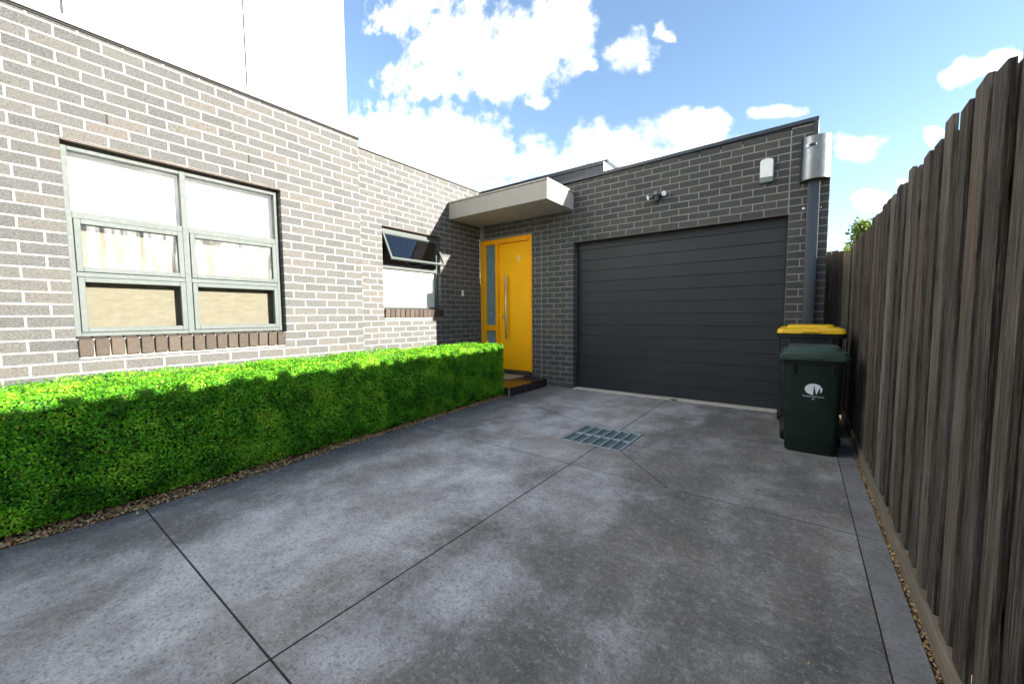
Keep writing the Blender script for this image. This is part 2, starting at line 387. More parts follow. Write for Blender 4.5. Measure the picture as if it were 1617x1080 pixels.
# ------------------------------------------------------------------ ground and driveway
g = box('ground', (-900, -900, -.6), (900, 900, -.08), SOIL, None, 0); tag(g, kind='structure', label='bare brown soil under and around the driveway')
EDGE = [(-.36, -9.0), (-.358, -6.4), (-.354, -5.6), (-.339, -5.39), (-.321, -5.14), (-.331, -4.67), (-.357, -4.22), (-.399, -3.59), (-.434, -2.9), (-.474, -2.18), (-.50, -1.16)]
def edge_x(y):
    for (x0, y0), (x1, y1) in zip(EDGE, EDGE[1:]):
        if y0 <= y <= y1: return x0+(x1-x0)*(y-y0)/(y1-y0)
    return EDGE[-1][0] if y > -2 else EDGE[0][0]
def left_edge(y0, y1):
    return [(edge_x(y0), y0)] + [(x, y) for x, y in EDGE if y0+.02 < y < y1-.02] + [(edge_x(y1), y1)]
JX, JY, JY2 = 1.48, -2.865, -5.055
G0, G1, H0, H1 = 1.095, 1.70, -2.355, -1.765     # grate hole
drv = box('driveway', (-.55, -9, -.079), (3.335, .02, -.022), SOIL, None, 0)
tag(drv, 'weathered grey concrete driveway with saw-cut joints', 'driveway', kind='structure')
mx_, my_ = (G0+G1)/2-.1, 0
SLABS = [
    left_edge(-9, JY2)[::-1] + [(JX, -9), (JX, JY2)],
    left_edge(JY2, JY)[::-1] + [(JX, JY2), (JX, JY)],
    [(JX, -9), (3.2, -9), (3.2, JY2), (JX, JY2)],
    [(JX, JY2), (3.2, JY2), (3.2, JY), (JX, JY)],
    left_edge(JY, -1.16)[::-1] + [(JX, JY), (JX, H0), (G0, H0), (G0, H1), (-.465, -1.085)],
    [(-.465, -1.085), (G0, H1), (1.465, H1), (1.465, .01), (-.465, .01)],
    [(JX, JY), (2.228, JY), (G1, H0), (JX, H0)],
    [(2.228, JY), (3.2, JY), (3.2, -1.05), (G1, H1), (G1, H0)],
    [(1.465, H1), (G1, H1), (3.2, -1.05), (3.2, .01), (1.465, .01)],
]
STRIP = [[(3.2, -9), (3.312, -9), (3.312, JY), (3.2, JY)], [(3.2, JY), (3.312, JY), (3.312, .3), (3.2, .3)]]
def inset(poly, d):
    n = len(poly); A = sum(poly[i][0]*poly[(i+1) % n][1]-poly[(i+1) % n][0]*poly[i][1] for i in range(n))
    if A < 0: poly = poly[::-1]
    out = []
    for i in range(n):
        p0, p1, p2 = Vector(poly[i-1]), Vector(poly[i]), Vector(poly[(i+1) % n])
        e0 = (p1-p0).normalized(); e1 = (p2-p1).normalized()
        n0 = Vector((-e0.y, e0.x)); n1 = Vector((-e1.y, e1.x)); b = n0+n1
        b = b/max(.2, b.dot(n0)) if b.length > 1e-6 else n0
        out.append((p1.x+b.x*d, p1.y+b.y*d))
    return out
for plist, m in ((SLABS, CONC), (STRIP, KERB)):
    for pl in plist:
        gp = .0016 if m is CONC else .001; q0, q1 = inset(pl, gp), inset(pl, gp+(.0024 if m is CONC else .0008))
        bm = bmesh.new()
        loft(bm, [[(x, y, -.05) for x, y in q0], [(x, y, -.002) for x, y in q0], [(x, y, 0) for x, y in q1]])
        bmesh.ops.triangulate(bm, faces=[f for f in bm.faces if len(f.verts) > 4])
        sl_ = frombm('slab', bm, m, drv); sl_.data.materials.append(JDIRT)
        for p_ in sl_.data.polygons:
            if abs(p_.normal.z) < .98: p_.material_index = 1
bed = box('garden_bed', (-2.0, -9, -.07), (-.33, -1.085, -.012), SOIL, None, 0); tag(bed, 'mulched garden bed under the hedge', 'garden bed', kind='structure')
th = box('threshold', (.003, -.02, -.04), (2.757, .16, .013), THRESH, drv, .004)

# drain grate
gr = empty('drain_grate', (1.4, -2.06, 0), 'square galvanised drain grate set into the concrete driveway', 'drain grate')
boxes('frame', [((G0+.006, H0+.006, -.045), (G0+.022, H1-.006, .003)), ((G1-.022, H0+.006, -.045), (G1-.006, H1-.006, .003)),
                ((G0+.024, H0+.006, -.045), (G1-.024, H0+.02, .002)), ((G0+.024, H1-.02, -.045), (G1-.024, H1-.006, .002))], GALV, gr, .001)
for i in range(1, 6):
    x = G0+.014+(G1-G0-.028)*i/6; box('bar', (x-.006, H0+.022, -.04), (x+.006, H1-.022, .0025), GALV, gr, .001)
for i in range(6):
    x0 = G0+.014+(G1-G0-.028)*i/6+.009; box('cross_bar', (x0, (H0+H1)/2-.012, -.04), (x0+(G1-G0-.028)/6-.018, (H0+H1)/2+.012, -.001), GALV, gr, .001)
box('infill', (G0+.01, H0+.01, -.06), (G1-.01, H1-.01, -.014), GFILL, gr, .001)

# ------------------------------------------------------------------ the house
BR, CO = .24, .086
XA, XB = -1.421, -1.956        # planes of the two left-hand walls
house = empty('brick_house', (-2.0, -1.0, 0), 'single-storey charcoal brick house with attached garage and white upper storey', 'house')
BM = {}
def brick_mesh(L, H, var, mtl):
    k = (round(L, 3), round(H, 3), var, mtl.name)
    if k in BM: return BM[k]
    rng = random.Random(hash(k[:3]) & 0xffff)
    bm = bmesh.new(); bbox(bm, (-L/2, 0, 0), (L/2, .108, H), 0)
    fe = [e for e in bm.edges if all(v.co.y < .01 for v in e.verts)]
    bmesh.ops.bevel(bm, geom=fe, offset=.0022, segments=1, affect='EDGES')
    for v in bm.verts: v.co += Vector((rng.uniform(-.001, .001), rng.uniform(-.0012, .0012), rng.uniform(-.001, .001)))
    me = bpy.data.meshes.new('brick'); bmesh.ops.recalc_face_normals(bm, faces=bm.faces); bm.to_mesh(me); bm.free()
    setrnd(me, [var/6.]*len(me.vertices)); me.materials.append(mtl); BM[k] = me
    return me
def brickwork(wall, rows, spans, joint, place, rot, top, score, keep=300):
    """lay bricks; spans(row)->list of (a,b); joint(row)->offset; place(u,z)->xyz; the `keep` best by score are objects"""
    L = []
    for r in rows:
        z0 = r*CO+.005; z1 = r*CO+.081
        for a, b in spans(r):
            j = joint(r); k0 = math.floor((a-j)/BR); cuts = [a]
            while True:
                k0 += 1; x = j+k0*BR
                if x > b-.045: break
                if x > a+.045: cuts.append(x)
            cuts.append(b)
            for i, (p, q) in enumerate(zip(cuts, cuts[1:])):
                p2 = p+(.005 if i else 0); q2 = q-(.005 if i < len(cuts)-2 else 0)
                h = min(z1, top((p+q)/2))-z0
                if h < .012: continue
                L.append((p2, q2, z0, h))
    L.sort(key=lambda t: -score(*t))
    rest = []
    for i, (p, q, z, h) in enumerate(L):
        u = (p+q)/2
        if i < keep:
            me = brick_mesh(q-p, h, random.randrange(6), BRICK)
            o = bpy.data.objects.new('brick', me); C.objects.link(o)
            o.parent = wall; o.matrix_parent_inverse = Matrix.Identity(4)
            o.location = Vector(place(u, z))
            o.rotation_euler = (random.uniform(-.004, .004), random.uniform(-.003, .003), rot+random.uniform(-.003, .003))
        else: rest.append((p, q, z, h))
    if rest:
        bm = bmesh.new(); lay = bm.verts.layers.float.new('rnd')
        R = Matrix.Rotation(rot, 4, 'Z')
        for p, q, z, h in rest:
            n0 = len(bm.verts); L_ = q-p
            bbox(bm, (-L_/2, 0, 0), (L_/2, .108, h), 0); bm.verts.ensure_lookup_table()
            vs = bm.verts[n0:]; v_ = random.random(); mv = Matrix.Translation(Vector(place((p+q)/2, z))) @ R
            for v in vs: v.co = mv @ v.co; v[lay] = v_
        o = frombm('brick_courses', bm, BRICK, None); o.parent = wall; tag(o, kind='stuff')
def sub_spans(a, b, holes):
    out = [(a, b)]
    for h0, h1 in holes:
        nw = []
        for p, q in out:
            if h1 <= p or h0 >= q: nw.append((p, q)); continue
            if h0 > p: nw.append((p, h0))
            if h1 < q: nw.append((h1, q))
        out = nw
    return out

W1 = (-5.185, -3.70, 12, 29); W2 = (-2.12, -1.0, 15, 29)      # windows: y0, y1, first and last course
e = .002
# mortar wall behind the bricks, with real openings (pieces butt end to end)
def mortar_left(X, y0, y1, w, ztop):
    a, b, r0, r1 = w; z0, z1 = r0*CO, r1*CO
    return boxes('wall', [((X-.1, y0, -.05), (X-e, a-e, ztop)), ((X-.1, b+e, -.05), (X-e, y1, ztop)),
                          ((X-.1, a-e, -.05), (X-e, b+e, z0-e)), ((X-.1, a-e, z1+e), (X-e, b+e, ztop))], MORTAR, house, 0)
wa = mortar_left(XA, -6.6, -2.803, W1, 3.306)
wb = mortar_left(XB, -2.81, -.004, W2, 3.446)
GT = lambda x: 3.232+.020*max(-.5, x)
wg = boxes('wall', [((XB+.0, e, -.05), (-1.935, .1, 3.2)), ((-1.935, e, 2.56), (-.79-e, .1, 3.2)), ((-.79-e, e, -.05), (-e, .1, 3.225)),
                    ((-e, e, 27*CO+e), (2.76+e, .1, 3.225)), ((2.76+e, e, -.05), (2.985, .1, 3.28)), ((2.985, e, -.05), (3.116, .1, 36*CO))], MORTAR, house, 0)
def depth(y, x): return ((y-M.translation.y)**2+(x-M.translation.x)**2)**.5
def sc_left(X, ymin):
    def f(p, q, z, h):
        u = (p+q)/2
        if u < ymin or z < .55: return -1
        return 1/depth(u, X)
    return f
brickwork(wa, range(5, 39), lambda r: sub_spans(-6.5, -2.80, [(W1[0], W1[1])] if W1[2] <= r < W1[3] else []),
          lambda r: -5.173 if r % 2 else -5.173+BR/2, lambda u, z: (XA, u, z), rad(90), lambda u: 3.306, sc_left(XA, -5.75))
brickwork(wb, range(4, 41), lambda r: sub_spans(-2.80, 0, [(W2[0], W2[1])] if W2[2] <= r < W2[3] else []),
          lambda r: -1.737 if r % 2 else -1.737+BR/2, lambda u, z: (XB, u, z), rad(90), lambda u: 3.446, sc_left(XB, -2.62))
def gspans(r):
    out = []
    if r < 30: out.append((-.785, -.607)); out.append((-.595, 0) if r < 27 else (-.595, 2.752))
    else: out.append((XB+.11, -.6)); out.append((-.6, 2.752))
    if r >= 27: pass
    out.append((2.764, 3.12 if r < 36 else 2.985))
    return out
def sc_g(p, q, z, h):
    u = (p+q)/2
    if u < -.0 and z > 2.75: return -1
    if u > 2.75 and z < .95: return -1
    if z < .05: return .05
    return 1/depth(0, u)*min(1, (q-p)/.1)
def gj(r):
    return BR/2 if (r-27) % 2 == 0 else 0.
brickwork(wg, range(0, 39), gspans, gj, lambda u, z: (u, 0, z), 0, GT, sc_g)
# concealed body of the house: roofs, side walls, rooms
boxes('roof', [((-6.0, -6.6, 3.02), (XA-.102, -2.95, 3.1)), ((-6.0, -2.95, 3.1), (XB-.102, .15, 3.2)), ((-3.2, .102, 3.0), (3.0, 6.2, 3.1))], CAP, house, 0)
boxes('side_wall', [((3.0, .102, -.05), (3.116, 6.2, 3.09)), ((-6, -6.75, -.05), (XA-.102, -6.6, 3.1)), ((-6.1, -6.6, -.05), (-6.0, 6.2, 3.1)), ((-6, 6.2, -.05), (3.1, 6.3, 3.1)), ((XA-.53, -2.91, 0), (XA-.102, -2.81, 3.02))], MORTAR, house, 0)
boxes('room_lining', [((-3.6, -6.5, 0), (-3.5, 0, 3.0)), ((-3.5, -6.55, .4), (XA-.2, -6.5, 3.0)), ((-3.5, -6.5, .3), (XA-.2, -.1, .4)), ((-3.5, -3.0, .4), (XB-.12, -2.95, 3.0)), ((-3.5, -.1, .4), (XB-.12, -.05, 3.0))], ROOM, house, 0)

# parapet cappings
def capping(name, a, b, m, lip=.012):
    return box(name, a, b, m, house, .004)
capping('parapet_capping', (XA-.14, -6.6, 3.306), (XA+.024, -2.785, 3.358), CAPG)
capping('drip_edge', (XA-.004, -6.6, 3.292), (XA+.010, -2.79, 3.3055), DARK)
capping('parapet_capping', (XB-.14, -2.79, 3.452), (XB+.022, .02, 3.49), CAPG)
capping('drip_edge', (XB-.004, -2.79, 3.441), (XB+.012, -.02, 3.451), DARK)
bm = bmesh.new()
def gcap(x0, x1):
    loft(bm, [[(x, -.022, GT(x)+.004), (x, .13, GT(x)+.004), (x, .13, GT(x)+.05), (x, -.022, GT(x)+.044)] for x in (x0, x1)])
gcap(XB+.03, 1.2); gcap(1.203, 3.0)
frombm('parapet_capping', bm, BLUEM, house)
box('end_flashing', (2.962, -.024, 36*CO+.01), (3.003, .13, GT(2.98)+.0025), BLUEM, house, .003)
bm = bmesh.new()
tube(bm, (XB+.0, -2.35, 3.49), (XB, -2.35, 3.505), .012, .006, 8)
frombm('roof_vent', bm, CAP, house)

# white upper storey, its panels set apart by joints
up = box('upper_storey', (-5.9, -7.5, 3.1), (-2.03, -2.60, 7.2), JOINT, house, 0)
for y0, y1 in ((-7.5, -5.070), (-5.050, -3.746), (-3.726, -2.612)):
    for z0, z1 in ((3.12, 5.55), (5.562, 7.2)):
        box('panel', (-2.03, y0, z0), (-2.012, y1, z1), CLAD, up, .002)
box('corner_trim', (-2.05, -2.610, 3.12), (-2.004, -2.565, 7.2), CAPG, up, .002)

# upstand clad in steel behind the garage parapet
us = boxes('roof_upstand', [((-3.4, .6, 3.0), (.29, 3.2, 3.635))], BLUEM, house, .003)
box('capping', (-3.41, .585, 3.638), (.305, 3.22, 3.702), BLUEM, us, .003)
for x in (-1.3, -.05):
    box('cover_strip', (x-.006, .592, 3.05), (x+.006, .6, 3.65), CAP, us, .001)
for y in (1.0, 2.2): box('sunlit_pale_sheet', (.288, y-.55, 3.02), (.297, y+.55, 3.63), CANOPY, us, .001)  # sunlight on the upstand's end face, put into pale sheets

# canopy over the door
can = box('canopy', (XB+.002, -.79, 2.815), (.0, -.002, 3.072), CANOPY, house, .004)
box('capping', (XB+.004, -.803, 3.075), (.013, -.004, 3.10), CANOPY, can, .003)

# weep holes
for y, r in ((-4.933, 31), (-3.973, 31)): box('weep_hole', (XA-.01, y-.006, r*CO+.004), (XA+.001, y+.006, r*CO+.082), DARK, wa, .001)
for y, r in ((-1.857, 30), (-1.377, 30)): box('weep_hole', (XB-.01, y-.006, r*CO+.004), (XB+.001, y+.006, r*CO+.082), DARK, wb, .001)
box('weep_hole', (-.72, -.001, 37*CO+.004), (-.6, .01, 37*CO+.03), GROUT, wg, .001)

# windows -----------------------------------------------------------
def sill(X, y0, y1, ztop, n, drop):
    p = box('window_sill', (X-.07, y0+.01, ztop-drop-.02), (X+.002, y1-.01, ztop-.02), MORTAR, house, 0)
    w = (y1-y0)/n
    me = None
    bm = bmesh.new(); bbox(bm, (-.09, -w/2+.005, -drop), (.038, w/2-.005, 0), 0)
    for v in bm.verts:
        if v.co.x > 0 and v.co.z > -.01: v.co.z -= .018
        if v.co.x > 0 and v.co.z < -.05: v.co.x -= .012
    bmesh.ops.bevel(bm, geom=bm.edges[:], offset=.004, segments=1, affect='EDGES')
    me = bpy.data.meshes.new('brick'); bm.to_mesh(me); bm.free(); me.materials.append(SILLB); setrnd(me, [.3]*len(me.vertices))
    for i in range(n):
        o = bpy.data.objects.new('brick', me); C.objects.link(o); o.parent = p
        o.location = (X+random.uniform(-.003, .003), y0+w*(i+.5), ztop+random.uniform(-.002, .002)); o.rotation_euler = (0, random.uniform(-.01, .01), 0)
sill(XA, W1[0]+.005, W1[1]-.02, 1.045, 17, .145)
sill(XB, W2[0], W2[1]+.03, 1.303, 13, .14)

FX = XA-.075      # face of the big window frame
win = boxes('window', [], FRAME, house) if 0 else None
y0, y1, z0, z1 = W1[0]+.004, W1[1]-.004, 1.046, 29*CO-.012
ym, za, zb = -4.475, 1.965, 1.52
bm = bmesh.new()
fwid = .034
bbox(bm, (FX-.06, y0, z0), (FX, y0+fwid, z1), .003); bbox(bm, (FX-.06, y1-fwid, z0), (FX, y1, z1), .003)
bbox(bm, (FX-.06, ym-.022, z0), (FX+.001, ym+.022, z1), .003)
for a, b in ((y0+fwid, ym-.022), (ym+.022, y1-fwid)):
    bbox(bm, (FX-.06, a, z1-.045), (FX-.002, b, z1), .002); bbox(bm, (FX-.06, a, z0), (FX-.002, b, z0+.03), .002)
    bbox(bm, (FX-.06, a, za-.026), (FX-.002, b, za+.026), .002); bbox(bm, (FX-.06, a, zb-.018), (FX-.002, b, zb+.018), .002)
win = frombm('window', bm, FRAME, house); tag(win, 'wide grey-framed window of six panes')
for a, b in ((y0+fwid, ym-.022), (ym+.022, y1-fwid)):
    box('pane', (FX-.034, a-.004, za+.02), (FX-.028, b+.004, z1-.04), GLASS, win, 0)
    for c, d, gl in ((zb+.018, za-.026, GLASSHAZE), (z0+.03, zb-.018, GLASS)):
        t_ = .036; p, q, r_, s__ = a+.003, b-.003, c+.003, d-.003
        sb = boxes('sash', [((FX-.04, p, r_), (FX+.012, p+t_, s__)), ((FX-.04, q-t_, r_), (FX+.012, q, s__)),
                            ((FX-.04, p+t_, r_), (FX+.0115, q-t_, r_+t_)), ((FX-.04, p+t_, s__-t_), (FX+.0115, q-t_, s__))], FRAME, win, .0025)
        box('pane', (FX-.018, p+t_-.004, r_+t_-.004), (FX-.012, q-t_+.004, s__-t_+.004), gl, win, 0)
box('lintel', (XA-.1, W1[0], 29*CO-.010), (XA-.006, W1[1], 29*CO-.002), STEEL, win, .001)
box('blind_or_glare_sheet', (FX-.100, y0, za-.03), (FX-.095, y1, z1), BLIND_GLARE, win, 0)  # white sheet stands in for bright sky reflected in the top panes
box('curtain', (FX-.108, y0-.05, z0-.05), (FX-.103, y1+.05, za+.02), BLINDB, win, 0)

FX2 = XB-.07
y0, y1, z0, z1 = W2[0]+.004, W2[1]-.004, 1.304, 29*CO-.012; zt = 1.925
bm = bmesh.new()
bbox(bm, (FX2-.06, y0, z0), (FX2, y0+.028, z1), .003); bbox(bm, (FX2-.06, y1-.028, z0), (FX2, y1, z1), .003)
for za_, zb_ in ((z1-.075, z1), (zt-.03, zt+.03), (z0, z0+.022)): bbox(bm, (FX2-.06, y0+.028, za_), (FX2-.002, y1-.028, zb_), .002)
win2 = frombm('window', bm, FRAME, house); tag(win2, 'small window with its upper sash propped open')
box('pane', (FX2-.034, y0+.02, z0+.016), (FX2-.028, y1-.02, zt-.024), GLASS, win2, 0)
box('lintel', (XB-.1, W2[0], 29*CO-.010), (XB-.006, W2[1], 29*CO-.002), STEEL, win2, .001)
box('blind_or_glare_sheet', (FX2-.062, y0, z0), (FX2-.056, y1, zt), BLIND_GLARE, win2, 0)
# awning sash: hinged at the head, swung out at the foot
hz, hx, ln, ang = z1-.075, FX2+.012, .455, rad(27)
def sw(d, w): return (hx+math.sin(ang)*d+math.cos(ang)*w, hz-math.cos(ang)*d+math.sin(ang)*w)
def slat(name, d0, d1, ya, yb, w0, w1, m, par):
    bm = bmesh.new(); pr = [sw(d0, w0), sw(d1, w0), sw(d1, w1), sw(d0, w1)]
    loft(bm, [[(x, y, z) for x, z in pr] for y in (ya, yb)]); return frombm(name, bm, m, par)
sa, sb_ = y0+.03, y1-.03
sash = slat('open_sash', ln-.03, ln, sa, sb_, -.014, .014, FRAME, win2)
for nm, d0, d1, ya, yb in (('sash_rail', 0, .028, sa, sb_), ('sash_stile', .028, ln-.03, sa, sa+.028), ('sash_stile', .028, ln-.03, sb_-.028, sb_)):
    slat(nm, d0, d1, ya, yb, -.014, .014, FRAME, win2)
slat('pane', .022, ln-.024, sa+.022, sb_-.022, -.003, .003, GLASS, win2)
x_, z_ = sw(ln-.02, -.01)
bm = bmesh.new()
for yy_ in (sa+.25, sb_-.25): tube(bm, (FX2+.0, (sa+sb_)/2, zt+.035), (x_, yy_, z_), .006, None, 6)
frombm('winder', bm, BLACKP, win2)
box('stay', (FX2+.0, sb_-.012, zt+.13), (x_-.09, sb_-.004, zt+.145), WHITEP, win2, .001)

# front door --------------------------------------------------------
fy = -.012
bm = bmesh.new()
for a, b in (((-1.933, fy, .20), (-1.822, .07, 2.55)), ((-.835, fy, .20), (-.788, .07, 2.55)), ((-1.822, fy-.001, 2.465), (-.835, .07, 2.55)),
             ((-1.588, fy+.004, .20), (-1.528, .07, 2.465)), ((-1.822, fy+.008, .905), (-1.588, .06, 1.005)), ((-1.822, fy+.008, .2), (-1.588, .06, .30))): bbox(bm, a, b, .004)
door = frombm('front_door', bm, DOORF, house); tag(door, 'amber yellow front door with sidelight')
box('door_leaf', (-1.524, .035, .206), (-.839, .075, 2.46), DOORY, door, .003)
for a, b in ((1.005, 2.465), (.30, .905)): box('sidelight', (-1.822, .03, a), (-1.588, .04, b), FROST, door, 0)
bm = bmesh.new(); bbox(bm, (-1.345, -.045, .76), (-1.31, -.02, 1.905), .006, 2)
for z in (.84, 1.82): tube(bm, (-1.328, -.03, z), (-1.328, .036, z), .009, None, 10)
frombm('handle', bm, CHROME, door, True)
bm = bmesh.new(); bbox(bm, (-1.44, .018, 1.13), (-1.385, .034, 1.17), .004); tube(bm, (-1.412, .022, 1.15), (-1.412, -.005, 1.15), .016, .014, 14)
frombm('lock', bm, CHROME, door, True)
def text(name, body, size, loc, rot, m, parent, ext=.001, align='CENTER'):
    cu = bpy.data.curves.new(name, 'FONT'); cu.body = body; cu.size = size; cu.extrude = ext; cu.align_x = align; cu.align_y = 'CENTER'
    to = bpy.data.objects.new(name+'_tmp', cu); C.objects.link(to)
    dg = bpy.context.evaluated_depsgraph_get(); me = bpy.data.meshes.new_from_object(to.evaluated_get(dg))
    bpy.data.objects.remove(to); me.transform(Matrix.Translation(loc) @ Matrix(rot).to_4x4() if not isinstance(rot, Matrix) else Matrix.Translation(loc) @ rot)
    me.materials.clear(); me.materials.append(m); return link(name, me, None, parent)
FRONT = Matrix.Rotation(rad(90), 4, 'X')
text('house_number', '5', .125, Vector((-1.09, .031, 2.175)), FRONT, PRINT, door, .004)
box('door_sill', (-1.93, -.05, .122), (-.79, .07, .198), STEEL, door, .003)

# porch step
ps = box('porch_step', (-1.94, -1.07, -.03), (-.482, -.003, .106), BLACKP, house, .002)
for i, (xa, xb) in enumerate(((-1.945, -1.46), (-1.455, -.97), (-.965, -.478))):
    for ya, yb in ((-1.078, -.545), (-.54, -.003)): box('tile', (xa, ya, .106), (xb, yb, .12), TILE, ps, .002)
for ya, yb in ((-1.074, -.545), (-.54, -.003)): box('tile', (-.482, ya, -.02), (-.472, yb, .104), TILE, ps, .002)
for xa, xb in ((-1.945, -1.46), (-1.455, -.97), (-.965, -.486)): box('tile', (xa, -1.082, -.02), (xb, -1.072, .104), TILE, ps, .002)
box('corner_bead', (-.4835, -1.0815, -.02), (-.4725, -1.0745, .112), GROUT, ps, .001)
box('corner_bead', (-.478, -.010, -.02), (-.468, -.002, .118), GROUT, ps, .001)
dm = box('doormat', (-1.72, -.50, .121), (-.92, -.06, .136), MAT_, None, .004); tag(dm, 'beige woven doormat on the dark porch step', 'doormat')

# garage door
gd = box('garage_door', (.006, .152, .012), (2.754, .18, 2.36), DARK, house, 0); tag(gd, 'wide charcoal sectional garage door')
for i in range(14):
    h = 2.36/14
    bm = bmesh.new(); bbox(bm, (.012, .13, .016+h*i), (2.748, .152, .016+h*(i+1)-.0028), .0035, 2); frombm('slat', bm, GDOOR, gd)
box('bottom_seal', (.012, .128, .0135), (2.748, .15, .0155), BLACKP, gd, 0)
boxes('reveal_post', [((.003, .112, .0), (.011, .15, 2.32)), ((2.749, .112, .0), (2.757, .15, 2.32))], BLUEM, gd, 0)
box('garage_lintel', (0, .004, 27*CO-.008), (2.76, .108, 27*CO+.002), STEEL, house, .001)

# ------------------------------------------------------------------ wall fixtures
# rainwater head and downpipe
dp = empty('downpipe', (2.98, -.05, 0), 'blue-grey square downpipe with bright zinc rainwater head on garage corner', 'downpipe')
bm = bmesh.new()
def rw(z, w, d):
    return [(2.985+w/2, -.002, z)] + [(2.985+w/2*math.cos(a), -.05-d*math.sin(a), z) for a in np.linspace(0, math.pi, 17)] + [(2.985-w/2, -.002, z)]
loft(bm, [rw(2.64, .272, .11), rw(2.655, .274, .112), rw(3.075, .262, .105), rw(3.095, .266, .108)])
rh = frombm('rainwater_head', bm, ZINC, dp, True)
boxes('overflow_slot', [((2.93, -.164, 2.985), (2.985, -.145, 3.008))], BLACKP, rh, .002)
boxes('sticker', [((2.895, -.157, 2.975), (2.925, -.14, 3.012))], PRINT, rh, .001)
bm = bmesh.new(); bbox(bm, (2.926, -.08, .0), (3.034, -.006, 2.65), .008, 2); frombm('pipe', bm, BLUEM, dp, True)
for z in (.6, 2.35): box('bracket', (2.905, -.015, z-.012), (3.055, -.001, z+.012), CAP, dp, .002)
bm = bmesh.new(); tube(bm, (2.895, -.02, 2.36), (2.895, -.001, 2.36), .014, None, 10); frombm('wall_plug', bm, WHITEP, dp)

# alarm siren box
ab = empty('alarm_box', (2.533, -.02, 2.71), 'cream alarm siren box with grey base high on the garage wall', 'alarm box')
bm = bmesh.new()
prof = [(2.468, 2.765)] + [(2.468, 2.955)] + [(2.468+.132*t, 2.955+.03*math.sin(math.pi*(.15+.7*t))) for t in np.linspace(.08, .92, 7)] + [(2.60, 2.955), (2.60, 2.765)]
loft(bm, [[(x, -.002, z) for x, z in prof], [(x, -.045, z) for x, z in prof], [(2.534+(x-2.534)*.9, -.058, 2.86+(z-2.86)*.93) for x, z in prof]])
frombm('cover', bm, WHITEP, ab)
box('strobe_base', (2.470, -.053, 2.712), (2.598, -.002, 2.762), GREYG, ab, .006)
box('cable', (2.528, -.006, 2.665), (2.538, -.001, 2.71), STEEL, ab, .001)

# twin floodlight
fl = empty('floodlight', (1.294, -.03, 2.78), 'black twin floodlight with two silver lamp heads on the garage wall', 'floodlight')
bm = bmesh.new(); tube(bm, (1.30, -.001, 2.79), (1.30, -.028, 2.79), .042, .038, 18); bbox(bm, (1.262, -.075, 2.715), (1.322, -.02, 2.79), .012, 2)
frombm('base', bm, BLACKP, fl, True)
bm = bmesh.new(); tube(bm, (1.283, -.07, 2.82), (1.283, -.105, 2.815), .022, .024, 16); frombm('sensor', bm, ZINC, fl, True)
for s in (-1, 1):
    a = Vector((1.30+s*.035, -.045, 2.80)); b = Vector((1.29+s*.105, -.11, 2.775+.012*s))
    d = (b-a).normalized()
    bm = bmesh.new(); tube(bm, a, a+d*.03, .012, .02, 14); tube(bm, a+d*.03, b, .026, .038, 18)
    h_ = frombm('lamp_head', bm, ZINC, fl, True)
    bm = bmesh.new(); tube(bm, b+d*.0005, b+d*.004, .033, .030, 18); frombm('lens', bm, PRINT, h_)
db = empty('doorbell', (XB, -.487, 1.54), 'small white doorbell on the dark brick beside the front door', 'doorbell')
box('plate', (XB+.001, -.508, 1.535), (XB+.02, -.466, 1.635), WHITEP, db, .004); bm = bmesh.new(); tube(bm, (XB+.019, -.487, 1.60), (XB+.025, -.487, 1.60), .012, .011, 14); frombm('button', bm, GREYG, db)

